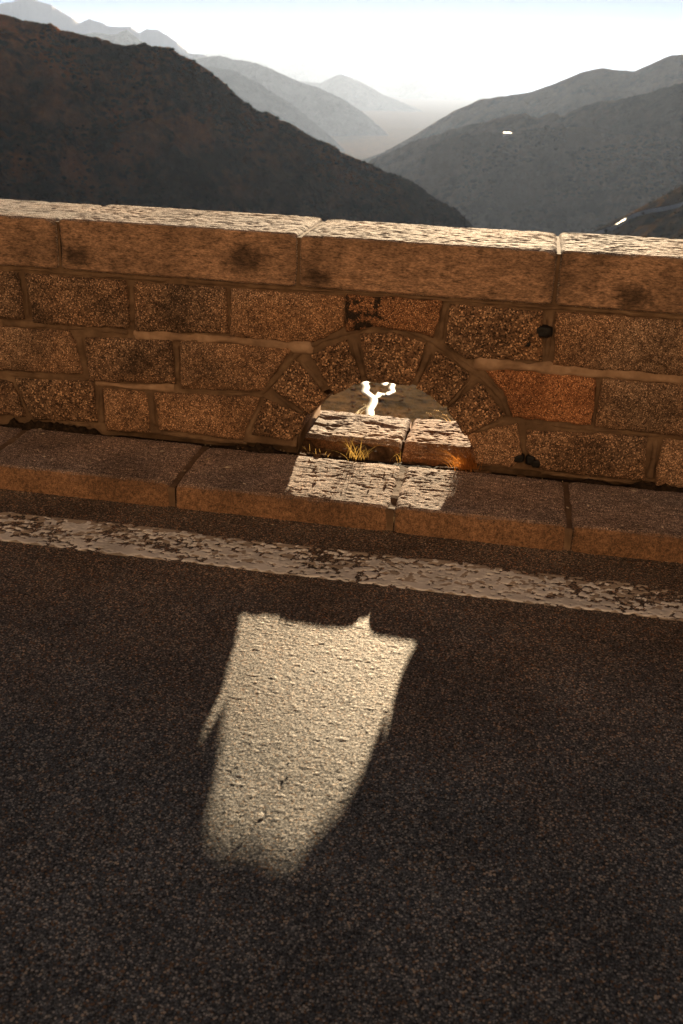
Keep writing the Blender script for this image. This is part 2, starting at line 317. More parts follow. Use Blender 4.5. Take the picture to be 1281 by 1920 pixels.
def resample(P, n):
    P = np.array(P, float); d = np.r_[0, np.cumsum(np.hypot(*np.diff(P, axis=0).T))]
    t = np.linspace(0, d[-1], n); return np.stack([np.interp(t, d, P[:, 0]), np.interp(t, d, P[:, 1])], -1), d[-1]
def block(name, sides, mat, seed, step=.006, bulge=.015, depth=.12, proud=0.0, label=None, rough=1.0, grow=.004):
    """quarry-faced block: face spanned between four outline polylines, sides run back into the wall"""
    top, right, bot, left = sides
    L = lambda s: sum(math.dist(a, b) for a, b in zip(s[:-1], s[1:]))
    nu = max(6, int(max(L(top), L(bot)) / step)); nv = max(6, int(max(L(left), L(right)) / step))
    T = resample(top, nu)[0]; B = resample(bot[::-1], nu)[0]; Rr = resample(right[::-1], nv)[0]; Lf = resample(left, nv)[0]   # v: bottom -> top
    u = np.linspace(0, 1, nu)[None, :, None]; v = np.linspace(0, 1, nv)[:, None, None]
    P = (1 - v) * B[None] + v * T[None] + (1 - u) * Lf[:, None] + u * Rr[:, None] - ((1 - u) * (1 - v) * B[0] + u * (1 - v) * B[-1] + (1 - u) * v * T[0] + u * v * T[-1])
    X, Z = P[..., 0], P[..., 1]
    cx, cz = X.mean(), Z.mean(); W_, H_ = np.ptp(X), np.ptp(Z)
    X = X + (X - cx) / W_ * 2 * grow; Z = Z + (Z - cz) / H_ * 2 * grow
    wl = .007 * rough
    X2 = X + wl * fbm(X * 14, Z * 14, seed, 3, 70) + .003 * rough * vn(X * 55, Z * 55, seed, 71)
    Z2 = Z + wl * fbm(X * 14, Z * 14, seed, 3, 72) + .003 * rough * vn(X * 55, Z * 55, seed, 73)
    uu, vv = u[..., 0], v[..., 0]
    e = np.minimum(np.minimum(uu, 1 - uu) * W_, np.minimum(vv, 1 - vv) * H_) + 0 * X
    crn = np.hypot(np.minimum(uu, 1 - uu) * W_, np.minimum(vv, 1 - vv) * H_)
    Y = YW - proud + .006 - bulge * (1 - np.exp(-e / .016)) + .005 * np.exp(-crn / .015)
    amp = 1 - .6 * np.exp(-e / .012)
    Y = Y + amp * rough * 1.5 * (-.010 * fbm(X * 7, Z * 7, seed, 3, 80) - .006 * np.abs(fbm(X * 24, Z * 24, seed, 3, 81)) + .0026 * fbm(X * 80, Z * 80, seed, 2, 82))
    # a few flaked facets
    fa = fbm(X * 5 + 9, Z * 5, seed, 2, 83); Y = Y + .012 * sst(.25, .34, fa) * amp
    V = np.stack([X2, Y, Z2], -1).reshape(-1, 3)
    ring = np.r_[np.arange(nu), np.arange(1, nv) * nu + nu - 1, (nv - 1) * nu + np.arange(nu - 2, -1, -1), np.arange(nv - 2, 0, -1) * nu]
    F = gridF(nv, nu).tolist(); n = len(ring); base = len(V)
    rings = [V[ring]]
    ks = [.25, 1.0] if depth < .2 else list(np.linspace(.06, 1, 9))
    prev = ring.tolist(); Vs = [V]
    for kk in ks:
        Rg = V[ring].copy(); Rg[:, 1] = YW + depth * kk
        if depth > .2:
            Rg[:, 0] += .006 * fbm(Rg[:, 0] * 20, Rg[:, 1] * 20, Rg[:, 2] * 20, 2, 90); Rg[:, 2] += .006 * fbm(Rg[:, 0] * 20, Rg[:, 1] * 20, Rg[:, 2] * 20, 2, 91)
        if depth > .2: Rg[:, 0] -= .035 * kk * sst(-.3, -.2, Rg[:, 0]) * sst(.0, -.1, Rg[:, 0]); Rg[:, 2] -= (.080 - .010 * np.exp(-((Rg[:, 0] + .60) / .06) ** 2) - .005 * np.exp(-((Rg[:, 0] + .43) / .05) ** 2)) * kk * sst(.16, .36, Rg[:, 2])
        idx = list(range(base, base + n)); base += n; Vs.append(Rg)
        for i in range(n):
            j = (i + 1) % n; F.append([prev[j], prev[i], idx[i], idx[j]])
        prev = idx
    F.append(prev[::1])
    o = mesh(name, np.concatenate(Vs), F, mat, wall); return tag(o, label)

kinds = {'A0': G_B, 'A1': G_B, 'A2': G_B, 'A3': G_A, 'A4': G_L, 'A5': G_V, 'A6': G_A, 'B0': G_A, 'B1': G_B, 'B2': G_A, 'C0': G_B, 'C1': G_V, 'C2': G_A, 'C3': G_A, 'D1': G_C, 'D2': G_A, 'E1': G_B, 'E2': G_A}
plabels = {'A4': 'wall block above the keystone, blotched with black lichen', 'D1': 'orange rust-tinted block right of the arch'}
for i, (k, s) in enumerate(STONES.items()):
    if k[0] == 'V':
        block('keystone' if k == 'V4' else 'arch_stone', s, G_A if k == 'V7' else G_V, 3.7 * i, step=.005, bulge=.008, depth=TH - .004, proud=.006, rough=.9, grow=.006)
    else: block('wall_block', s, kinds[k], 3.7 * i, label=plabels.get(k), proud=.002)
# the same coursing carried on past both ends of the view
def gen(x0, x1, zt, zb, sd_):
    r = random.Random(sd_); x = x0; j = 0
    while x < x1 - .2:
        L = min(r.uniform(.3, .55), x1 - x)
        if x1 - x - L < .2: L = x1 - x
        g = .02; j += 1
        block('wall_block', [[(x + g, zt), (x + L - g, zt)], [(x + L - g, zt), (x + L - g, zb)], [(x + L - g, zb), (x + g, zb)], [(x + g, zb), (x + g, zt)]], r.choice([G_A, G_B, G_A]), x * 9 + zt, step=.014)
        x += L
for n_, (zt, zb, xl, xr) in enumerate([(.778, .582, -2.29, .73), (.54, .355, -2.32, .77), (.308, .13, -2.34, .80)]):
    gen(XA, xl, zt, zb, n_); gen(xr, XB, zt, zb, n_ + 9)

# mortar core with the arch cut through it
IN = np.array(INTRADOS); ix, iz = IN[:, 0], IN[:, 1]
OFF = .015
cxs = []
xs_arch = np.interp(np.linspace(0, 1, 120), np.linspace(0, 1, len(ix)), ix)
ctr = np.array([-.49, .12])
def hole_z(x):                         # soffit height of the hole in the core, a little outside the arch stones' inner faces
    sx = ctr[0] + (x - ctr[0]) * .955; z = np.interp(sx, ix, iz) + OFF - .017 * sst(.2, .1, np.abs(x + .49))
    return np.where((sx < ix[0]) | (sx > ix[-1]), .02, z)
xs = np.unique(np.r_[np.arange(XA, -2.4, .04), np.arange(-2.4, .9, .009), np.arange(.9, XB, .04), XB, -.892, -.8915, -.0945, -.094])
nz = 90
X = np.repeat(xs[None], nz, 0); zb = hole_z(xs); Z = zb[None] + (HC + .01 - zb[None]) * np.linspace(0, 1, nz)[:, None]
Y = YW + .015 + .05 * sst(.116, .106, Z) * sst(-.25, .1, fbm(X * 4, 0 * X, 0, 2, 119)) + .006 * fbm(X * 9, Z * 9, 0, 3, 120) + .003 * fbm(X * 50, Z * 50, 0, 2, 121)
Vf = np.stack([X, Y, Z], -1).reshape(-1, 3); Vb = Vf.copy(); Vb[:, 1] = YW + TH - .01; Vb[:, 0] -= .035 * sst(-.3, -.2, Vb[:, 0]) * sst(.06, -.05, Vb[:, 0]) * sst(.5, .4, Vb[:, 2]); Vb[:, 2] -= (.080 - .010 * np.exp(-((Vb[:, 0] + .60) / .06) ** 2) - .005 * np.exp(-((Vb[:, 0] + .43) / .05) ** 2) + .012 * sst(.26, .12, np.abs(Vb[:, 0] + .49))) * sst(.16, .36, Vb[:, 2]) * sst(.6, .5, Vb[:, 2])
nx = len(xs); N = nx * nz
F = gridF(nz, nx).tolist() + gridF(nz, nx, True, N).tolist()
for i in range(nx - 1): F.append([i, i + N, i + 1 + N, i + 1]); a = (nz - 1) * nx + i; F.append([a, a + 1, a + 1 + N, a + N])
for c_ in (0, nx - 1):
    for r_ in range(nz - 1):
        a = r_ * nx + c_; F.append([a, a + nx, a + nx + N, a + N] if c_ == 0 else [a, a + N, a + nx + N, a + nx])
mesh('mortar', np.concatenate([Vf, Vb]), F, MAT_MORT, wall)

def ribbon(pts, wd, mat, name='mortar_joint', h=.014, seed=0, parent=None):
    """a bead of pointing mortar standing slightly proud, following a line on the wall face"""
    P, L = resample(pts, max(8, int(math.dist(pts[0], pts[-1]) / .007)))
    t = np.gradient(P, axis=0); t /= np.hypot(*t.T)[:, None]; nrm = np.stack([-t[:, 1], t[:, 0]], -1)
    k = np.linspace(-1, 1, 13)
    wv = wd * (.52 + .30 * fbm(P[:, 0] * 7, P[:, 1] * 7, seed, 2, 130))
    Xr = P[:, 0][:, None] + nrm[:, 0][:, None] * k[None] * wv[:, None]; Zr = P[:, 1][:, None] + nrm[:, 1][:, None] * k[None] * wv[:, None]
    Xr = Xr + .006 * fbm(Xr * 16, Zr * 16, seed, 4, 133); Zr = Zr + .006 * fbm(Xr * 16, Zr * 16, seed, 4, 134)
    endf = np.minimum(1, np.minimum(np.arange(len(P)), np.arange(len(P))[::-1]) / 3.0)[:, None]
    Yr = YW + .022 - h * (1 - np.abs(k)[None] ** 3) * endf * (1 + .9 * fbm(Xr * 14, Zr * 14, seed, 4, 131)) + .0025 * fbm(Xr * 60, Zr * 60, 0, 2, 132)
    return gridmesh(name, Xr, Yr, Zr, mat, wall, flip=True)
for i, (p, wd) in enumerate([([(-1.60, .553), (-1.143, .566), (-.806, .56)], .044), ([(-1.79, .332), (-1.6, .324), (-1.41, .335)], .040), ([(-.16, .558), (.1, .556), (.35, .556), (.66, .556)], .052)]):
    ribbon(p, wd, MAT_MORT2, h=.020, seed=i)
for i, (p, wd) in enumerate([
    ([(-2.2, .557), (-1.8, .566), (-1.60, .563)], .030), ([(-2.2, .33), (-2.0, .334), (-1.80, .334)], .026), ([(-1.4, .330), (-1.2, .335), (-1.0, .34)], .022),
    ([(-1.83, .762), (-1.588, .77), (-1.588, .60)][1:], .036), ([(-1.168, .772), (-1.165, .60)], .024), ([(-.69, .78), (-.68, .66)], .022), ([(-.282, .785), (-.30, .62)], .040),
    ([(-2.075, .775), (-2.066, .68), (-2.062, .58)], .034), ([(-1.84, .54), (-1.82, .36)], .036), ([(-1.40, .54), (-1.396, .35)], .028), ([(-1.76, .31), (-1.755, .13)], .030), ([(-1.524, .305), (-1.512, .14)], .026),
    ([(-2.16, .31), (-2.10, .145)], .026), ([(.34, .53), (.341, .34)], .022), ([(.59, .31), (.595, .12)], .034), ([(.122, .77), (.13, .585)], .034),
    ([(.06, .325), (.35, .322), (.62, .32)], .024),
    ([(-1.05, .335), (-.99, .40), (-.93, .47), (-.86, .55), (-.76, .61), (-.68, .645), (-.6, .665), (-.485, .672), (-.37, .65), (-.29, .61), (-.2, .545), (-.12, .5), (-.03, .42), (.02, .335)], .032),
    ([(-.98, .35), (-.84, .275)], .026), ([(-.88, .50), (-.76, .39), (-.735, .36)][:2], .040), ([(-.65, .61), (-.595, .445)], .030), ([(-.33, .60), (-.39, .44)], .036), ([(-.15, .49), (-.25, .36)], .024), ([(0, .33), (-.155, .25)], .026),
    ([(-1.02, .32), (-1.095, .15)], .028), ([(-1.49, .128), (-1.3, .122), (-1.1, .118)], .026), ([(-2.1, .128), (-1.8, .128)], .022), ([(.16, .118), (.4, .112), (.65, .106)], .022),
    ([(-2.2, .795), (-1.5, .795), (-.7, .797), (.0, .797), (.7, .795)], .020)]):
    ribbon(p, wd, MAT_MORT, h=.013, seed=20 + i)
# black tar plugs stuck on the face
q = M('tar'); MAT_TAR = q.fin((.006, .005, .0055), .55, q.bump(q.noise(60, 4), .003, .6), .3)
for j, (x, z, a, b) in enumerate([(.10, .703, .040, .026), (.043, .657, .019, .019), (.060, .173, .028, .019), (.112, .170, .020, .024), (.135, .158, .020, .020)]):
    th = np.linspace(0, 2 * math.pi, 33)[:-1]; rr = np.linspace(0, 1, 7)[:, None]
    e_ = 3.6
    cx_ = np.sign(np.cos(th)) * np.abs(np.cos(th)) ** (2 / e_); sz_ = np.sign(np.sin(th)) * np.abs(np.sin(th)) ** (2 / e_)
    rw = 1 + .10 * fbm(np.cos(th) * 2 + j * 7, np.sin(th) * 2, 0, 3, 140)
    X = x + a * rr * cx_ * rw; Z = z + b * rr * sz_ * rw; Y = YW - .014 + .022 * rr ** 8 + .002 * fbm(X * 60, Z * 60, 0, 2, 141)
    V = np.stack([X, Y, Z], -1).reshape(-1, 3); F = []
    for r_ in range(6):
        for c_ in range(32): F.append([r_ * 32 + c_, r_ * 32 + (c_ + 1) % 32, (r_ + 1) * 32 + (c_ + 1) % 32, (r_ + 1) * 32 + c_])
    mesh('tar_patch', V, F, MAT_TAR, wall)

def beam(name, x0, x1, prof, mat, parent, seed, step=.0065, amp=1.0, jag=0.0, skew=(0, 0), chips=None, label=None, streak=1.0, calm=None):
    """long dressed stone: cross-section prof = list of (y, z, step) swept along x, displaced along its normal"""
    pts = []
    for (a, b) in zip(prof[:-1], prof[1:]):
        n = max(1, int(math.dist(a[:2], b[:2]) / a[2])); pts += [(a[0] + (b[0] - a[0]) * k / n, a[1] + (b[1] - a[1]) * k / n) for k in range(n)]
    pts.append(prof[-1][:2]); pts = np.array(pts)
    t = np.gradient(pts, axis=0); t /= np.hypot(*t.T)[:, None]; nr = np.stack([-t[:, 1], t[:, 0]], -1)     # outward for a front-bottom -> front-top -> back path
    nx = max(4, int((x1 - x0) / step)); x = np.linspace(x0, x1, nx)
    Xg = np.repeat(x[:, None], len(pts), 1); Yg = np.repeat(pts[None, :, 0], nx, 0); Zg = np.repeat(pts[None, :, 1], nx, 0)
    d = .0055 * fbm(Xg * 4, Yg * 6, Zg * 6 + seed, 3, 200) + .0034 * fbm(Xg * 62 * streak, Yg * 75, Zg * 75 + seed, 3, 201) +   .0022 * fbm(Xg * 80 * streak, Yg * 130, Zg * 130 + seed, 2, 202)
    pk = fbm(Xg * 42 * streak, Yg * 70, Zg * 70 + seed * 2, 2, 203); d = d - .005 * sst(.18, .42, pk)
    d *= amp * .5
    if calm: d *= 1 - .75 * np.exp(-(((Yg - calm[0] - .012) / .03) ** 2 + ((Zg - calm[1]) / .03) ** 2))
    if jag: d += -jag * sst(.05, .35, fbm(Xg * 9, Yg * 14, Zg * 14 + seed, 3, 210))
    e = np.minimum(Xg - x0, x1 - Xg); d -= .010 * np.exp(-e / .006) + .003 * np.exp(-e / .02)
    if chips is not None: d -= chips(Xg, Yg, Zg)
    Yn = Yg + nr[None, :, 0] * d; Zn = Zg + nr[None, :, 1] * d
    en = .005 * fbm(Yg * 14, Zg * 14, seed, 3, 220)
    wl = sst(.05, 0, Xg - x0); wr = sst(.05, 0, x1 - Xg)
    Xn = Xg + (wl + wr) * en + (Yg - YW) * (skew[0] * (1 - (Xg - x0) / (x1 - x0)) + skew[1] * (Xg - x0) / (x1 - x0))
    V = np.stack([Xn, Yn, Zn], -1).reshape(-1, 3); n = len(pts)
    F = gridF(nx, n).tolist()
    F.append(list(range(n))[::-1]) ; F.append([(nx - 1) * n + k for k in range(n)])
    o = mesh(name, V, F, mat, parent); return tag(o, label)

# coping stones (front bottom -> front -> top -> back)
cop = [(YW + .05, HC - .004, .03), (YW + .008, HC - .004, .02), (YW - .004, HC + .004, .005), (YW - .006, HW - .012, .005), (YW - .002, HW - .004, .003), (YW + .008, HW, .0046), (YW + TH - .008, HW, .006), (YW + TH, HW - .01, .02), (YW + TH, HC, .05)]
cj = [XA, -3.95, -2.93, -1.892, -.880, .128, 1.16, 2.15, 3.2, XB]
for i in range(len(cj) - 1):
    far = cj[i] < -2.5 or cj[i] > .9
    def chip(X, Y, Z, x1=cj[i + 1], x0=cj[i]):
        return .02 * np.exp(-(((X - x1) / .03) ** 2 + ((Y - YW) / .02) ** 2 + ((Z - HW) / .02) ** 2)) + .006 * np.exp(-((Z - (HC + .03) - .05 * (X + .9)) / .004) ** 2) * ((X > -.85) & (X < -.62) & (Y < YW + .01)) * 1.6
    dz = [0, .004, -.003, .002, -.003, .002, -.004, .003, 0][i]
    pr = [(a, b + (dz if b > HC + .05 else 0), c * (2.2 if far else 1)) for a, b, c in cop]
    beam('coping_stone', cj[i] + .007, cj[i + 1] - .007, pr, G_COP, wall, 5.1 * i, step=.014 if far else .0065, chips=chip, streak=.7)
    if i: ribbon([(cj[i], HC + .005), (cj[i], HW - .03)], .022, MAT_MORT, h=.008, seed=70 + i)
# mortar in the joints across the top
for c_ in cj[1:-1]:
    b = 0; V = [(c_ - .012, YW + .012, HC), (c_ + .012, YW + .012, HC), (c_ + .012, YW + TH - .02, HC), (c_ - .012, YW + TH - .02, HC), (c_ - .012, YW + .012, HW - .014), (c_ + .012, YW + .012, HW - .014), (c_ + .012, YW + TH - .02, HW - .014), (c_ - .012, YW + TH - .02, HW - .014)]
    mesh('coping_joint', V, [list(f_) for f_ in ((0, 3, 2, 1), (4, 5, 6, 7), (0, 1, 5, 4), (1, 2, 6, 5), (2, 3, 7, 6), (3, 0, 4, 7))], MAT_MORT, wall, smooth=False)


# sill stones inside the arch
silL = [(4.03, .02, .01), (4.035, .075, .006), (4.05, .112, .004), (4.09, .122, .0042), (4.40, .113, .0042), (4.46, .109, .006), (4.475, .10, .01), (4.48, .0, .05)]
silR = [(3.97, .02, .01), (3.975, .06, .006), (3.99, .088, .004), (4.02, .108, .0042), (4.10, .124, .0042), (4.41, .114, .0045), (4.47, .11, .006), (4.48, .0, .05)]
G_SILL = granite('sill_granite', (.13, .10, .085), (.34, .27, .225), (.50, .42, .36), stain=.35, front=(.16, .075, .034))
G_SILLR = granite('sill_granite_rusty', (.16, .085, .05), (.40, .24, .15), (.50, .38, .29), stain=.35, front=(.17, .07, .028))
beam('sill_stone', -1.02, -.447, silL, G_SILL, wall, 61, step=.0048, amp=1.1, jag=.006, label='pale rough sill stone at the left of the arch floor', streak=.8)
beam('sill_stone', -.432, .02, silR, G_SILLR, wall, 67, step=.0048, amp=1.2, jag=.006, label='rust-stained rough sill stone at the right of the arch floor', streak=.8)
# earth and crumbled mortar in the gap in front of them
X, Y = np.meshgrid(np.arange(-1.15, .14, .007), np.arange(3.84, 4.42, .007))
Z = .070 + .012 * fbm(X * 8, Y * 8, 0, 3, 301) + .007 * fbm(X * 40, Y * 40, 0, 3, 302) + .034 * sst(.1, .45, fbm(X * 7 + 4, Y * 16, 0, 3, 303)) * (Y > 3.88)
q = M('earth'); MAT_EARTH = q.fin(q.ramp(q.noise(30, 6, .65), [(.3, (.035, .020, .012)), (.55, (.10, .055, .030)), (.72, (.24, .15, .095))]), .95, q.bump(q.noise(80, 5), .004, .8), .2)
gridmesh('crumbled_bedding', X, Y, Z, MAT_EARTH, wall)

X, Y = np.meshgrid(np.arange(-2.6, 1.1, .007), np.arange(3.83, 3.92, .0045))
Z = HK - .012 + .034 * np.exp(-((Y - 3.885) / .022) ** 2) * sst(-.25, .35, fbm(X * 5, 0 * X, 0, 3, 330)) * (1 + .8 * fbm(X * 35, Y * 35, 0, 3, 331)) * np.where((X > -.93) & (X < -.08), .3, 1)
q = M('black_dirt'); gridmesh('dirt_seam', X, Y, Z, q.fin(q.ramp(q.noise(60, 5, .7), [(.4, (.010, .007, .005)), (.62, (.035, .022, .014)), (.75, (.14, .09, .055))]), .95, q.bump(q.noise(120, 4), .004), .1), wall)

# ------------------------------------------------------------------ kerb
kerb = empty('stone_kerb', (-.4, YK, 0), 'low granite kerb of broad flat slabs running between parapet and road, rusty front edge', 'kerb')
kp = [(YK - .012, -.12, .03), (YK - .008, -.02, .005), (YK - .002, HK - .022, .004), (YK + .004, HK - .008, .004), (YK + .018, HK - .001, .0046), (YK + .40, HK + .002, .0052), (YW - .022, HK - .002, .005), (YW + .004, HK - .012, .006), (YW + .012, 0, .03)]
kj = [XA, -4.1, -3.05, -2.10, -1.277, -.405, .262, 1.15, 2.1, 3.2, XB]
for i in range(len(kj) - 1):
    far = kj[i] < -2.3 or kj[i] > .7
    dz = [0, .003, -.003, .002, -.002, .001, .003, 0, .002, 0][i]
    pr = [(a, b + (dz if b > .06 else 0), c * (2.2 if far else 1)) for a, b, c in kp]
    def chip(X, Y, Z, x0=kj[i], x1=kj[i + 1]):
        return .010 * sst(.1, .6, fbm(X * 7, 0 * X, 0, 2, 400 + i)) * np.exp(-(((Y - YK) / .025) ** 2 + ((Z - HK) / .025) ** 2)) + .012 * np.exp(-(np.minimum(X - x0, x1 - X) / .018)) * np.exp(-((Y - YK) / .06) ** 2)
    beam('kerb_slab', kj[i] + .011, kj[i + 1] - .011, pr, G_SLAB, kerb, 9.3 * i + 2, step=.014 if far else .0055, amp=1.0, chips=chip, streak=.75, skew=(-.02, -.02), calm=(YK, HK))
for c_ in kj[1:-1]:
    V = []; F = []
    nn_ = 70; yy = np.r_[np.full(8, YK + .006), np.linspace(YK + .012, YW - .01, nn_ - 8)]; zz_ = np.r_[np.linspace(-.05, HK - .022, 8), np.full(nn_ - 8, HK - .010) - .008 * sst(.14, .05, np.linspace(.012, YW - YK - .01, nn_ - 8)) + .004 * fbm(np.linspace(0, 9, nn_ - 8), 0, c_, 3, 410)]
    for a in (-.02, -.007, .007, .02):
        b = len(V)
        V += [(c_ + a, y_, z_ + (.002 if abs(a) < .01 else 0)) for y_, z_ in zip(yy, zz_)]
        if a > -.02: F += [[b - nn_ + k, b + k, b + k + 1, b - nn_ + k + 1] for k in range(nn_ - 1)]
    mesh('kerb_joint', V, F, MAT_MORT, kerb)

# ------------------------------------------------------------------ grit and fallen bits
q = M('grit'); oi = q.n('ShaderNodeNewGeometry')
MAT_GRIT = q.fin(q.ramp(oi.outputs['Random Per Island'], [(0, (.16, .10, .06)), (.5, (.36, .27, .18)), (1, (.62, .52, .40))]), .7)
oct_ = [(1, 0, 0), (0, 1, 0), (-1, 0, 0), (0, -1, 0), (0, 0, 1), (0, 0, -1)]; octf = [(0, 1, 4), (1, 2, 4), (2, 3, 4), (3, 0, 4), (1, 0, 5), (2, 1, 5), (3, 2, 5), (0, 3, 5)]
V = []; F = []
def bit(x, y, z, s):
    b = len(V); a = random.random() * 6.3; sx, sy_, sz = s * random.uniform(.7, 1.9), s * random.uniform(.6, 1.1), s * random.uniform(.25, .7)
    for p in oct_:
        u_, v_ = p[0] * sx * random.uniform(.7, 1.2), p[1] * sy_ * random.uniform(.7, 1.2)
        V.append((x + u_ * math.cos(a) - v_ * math.sin(a), y + u_ * math.sin(a) + v_ * math.cos(a), z + p[2] * sz + sz * .4))
    F.extend([[b + k for k in f_] for f_ in octf])
for _ in range(1100):
    x = random.uniform(-2.4, .95); y = YK - .01 - abs(random.gauss(0, .07)); bit(x, y, float(roadz(x, y)) + .0025, random.uniform(.0012, .0035))
for _ in range(520):
    x = random.uniform(-2.4, .95); y = random.uniform(YK + .02, YW - .01); bit(x, y, HK + .001, random.choice([.0015, .002, .003, .0045]))
for _ in range(420):
    x = random.uniform(-2.4, .95); y = random.uniform(1.3, 2.95); bit(x, y, float(roadz(x, y)) + .0022, random.uniform(.001, .0024))
for _ in range(45):
    x = random.uniform(-2.3, .9); y = random.uniform(YK + .03, YW - .02); bit(x, y, HK + .0015, random.uniform(.005, .009))
for _ in range(60):
    x = random.gauss(-.8, .15); y = random.uniform(3.87, 3.95); bit(x, y, .075 + random.random() * .015, random.uniform(.003, .007))
o = mesh('grit', V, F, MAT_GRIT, smooth=False); tag(o, 'pale grit and small stone chips scattered over road gutter and kerb', 'grit', kind='stuff')
# ------------------------------------------------------------------ dry grass in the arch
def grass(name, cx_, cy_, cz_, n, hmin, hmax, spread, lean, col, label, wd=.0009, heads=0, rad=.02):
    q = M(name + '_straw'); tr = q.n('ShaderNodeBsdfTranslucent'); ge = q.n('ShaderNodeNewGeometry')
    c = q.ramp(ge.outputs['Random Per Island'], [(0, tuple(v * .45 for v in col)), (.6, col), (1, tuple(min(1, v * 1.35) for v in col))])
    mt = q.fin(c, .55); q.l(c, tr.inputs[0]); ad = q.n('ShaderNodeMixShader'); ad.inputs[0].default_value = .5
    q.l(q.b.outputs[0], ad.inputs[1]); q.l(tr.outputs[0], ad.inputs[2]); q.l(ad.outputs[0], q.o.inputs[0])
    V = []; F = []
    for i in range(n):
        a = random.uniform(0, 6.283); h = random.uniform(hmin, hmax); sp_ = abs(random.gauss(0, spread)) * h + .15 * h
        bx, by = cx_ + random.gauss(0, rad), cy_ + random.gauss(0, rad * .5)
        ux, uy = math.cos(a), math.sin(a) * .7; pa = a + 1.57; m_ = 9; b = len(V)
        for k in range(m_):
            t_ = k / (m_ - 1); r = sp_ * t_ ** 1.7; zz__ = cz_ + h * (t_ - .28 * sp_ / h * t_ ** 3)
            ww = wd * (1 - t_ * .8)
            x_ = bx + ux * r + lean[0] * t_ ** 2; y_ = by + uy * r + lean[1] * t_ ** 2
            V += [(x_ - ww, y_, zz__), (x_ + ww, y_ + ww * .4, zz__)]
            if k: F.append([b + 2 * k - 2, b + 2 * k - 1, b + 2 * k + 1, b + 2 * k])
        if i < heads:
            for s_ in range(7):
                q0 = b + 2 * (m_ - 1); x_, y_, z_ = V[q0]; bb = len(V); of = s_ * .0045; sg = 1 if s_ % 2 else -1
                V += [(x_ - of, y_, z_ + of * .1), (x_ - of + .002, y_, z_ + .0015 + of * .1), (x_ - of - .004, y_, z_ + sg * .005 + of * .1)]; F.append([bb, bb + 1, bb + 2])
    o = mesh(name, V, F, mt, smooth=False, origin=(cx_, cy_, cz_)); tag(o, label, 'grass tuft', 'dry grass tufts growing in the arch')
grass('grass_tuft', -.615, 3.905, .085, 30, .05, .12, .55, (.0, 0), (.42, .27, .07), 'golden dry grass tuft fanning out left of the middle of the arch floor', rad=.022)
grass('grass_tuft', -.145, 3.90, .085, 260, .04, .14, .6, (-.05, -.01), (.46, .18, .035), 'dense orange dry grass tuft at the right foot of the arch', rad=.026)
grass('grass_tuft', -.79, 3.905, .08, 8, .03, .07, .9, (.02, 0), (.50, .32, .10), 'few thin stray stems near the left foot of the arch', rad=.03)
grass('grass_tuft', -.70, 4.46, .10, 7, .04, .075, .8, (.06, 0), (.80, .70, .50), 'thin pale seed-headed stems at the back edge of the left sill stone', heads=4, rad=.015)
grass('grass_tuft', -.25, 4.46, .10, 5, .03, .06, .9, (-.05, 0), (.75, .50, .25), 'sparse reddish stems at the back edge of the right sill stone', heads=3, rad=.02)
grass('grass_tuft', -.435, 3.95, .07, 9, .03, .08, 1.1, (.01, -.01), (.55, .33, .08), 'small wiry tuft in the dark gap between the two sill stones', rad=.015)

# ------------------------------------------------------------------ terrain
q = M('hillside_turf')
def turf(name, base, warm, scale, zw=None, rock=(.16, .14, .12), dark=None):
    q = M(name)
    a = q.noise(scale * .06, 6, .6); b = q.noise(scale * .5, 6, .65); c = q.noise(scale * 2.4, 4, .6)
    st_ = q.noise(scale * .22, 6, .7, q.map((1, .45, .6)))
    col = q.mix(q.ramp(q.math('ADD', q.math('MULTIPLY', a, .5), q.math('MULTIPLY', st_, .5)), [(.44, 0.0), (.60, 1.0)]), base, warm)
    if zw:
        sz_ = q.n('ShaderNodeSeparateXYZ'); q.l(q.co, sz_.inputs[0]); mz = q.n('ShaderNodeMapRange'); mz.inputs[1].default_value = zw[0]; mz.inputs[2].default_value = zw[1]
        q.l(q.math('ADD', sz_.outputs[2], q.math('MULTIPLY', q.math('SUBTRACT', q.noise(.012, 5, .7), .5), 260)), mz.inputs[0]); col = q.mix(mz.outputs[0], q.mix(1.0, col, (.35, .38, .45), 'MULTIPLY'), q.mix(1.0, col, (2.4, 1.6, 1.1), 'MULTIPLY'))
    col = q.mix(q.ramp(b, [(.48, 0.0), (.62, 1.0)]), col, dark or tuple(v * .45 for v in base))
    col = q.mix(q.ramp(c, [(.62, 0.0), (.75, .55)]), col, rock)
    return q.fin(col, .95, q.bump(q.math('ADD', b, q.math('MULTIPLY', c, .4)), 1.6 / scale, .8), .0)
def zt(x, y):
    d = np.maximum(y - 4.6, 0)
    z = -.6 - .36 * np.minimum(d, 260) - .15 * np.clip(d - 260, 0, 300) - .25 * np.clip(d - 560, 0, 1840)
    r = np.hypot(x, y)
    return z + sst(15, 200, d) * (2.0 * fbm(x / 70, y / 70, 0, 4, 500) + .9 * fbm(x / 12, y / 17, 0, 3, 501)) + sst(900, 2500, r) * 20 * fbm(x / 600, y / 600, 0, 3, 503)
k = np.linspace(-1, 1, 420); ax = np.sinh(k * 8.2) / np.sinh(8.2) * 36000
k2 = np.linspace(-1, 1, 520); ay = np.sinh(k2 * 8.2) / np.sinh(8.2) * 36000
X, Y = np.meshgrid(ax, ay); Z = zt(X, Y)
T_GROUND = turf('valley_turf', (.085, .056, .028), (.16, .085, .036), .30, rock=(.14, .10, .07), dark=(.035, .025, .014))
tag(gridmesh('ground', X, Y, Z, T_GROUND), kind='structure')
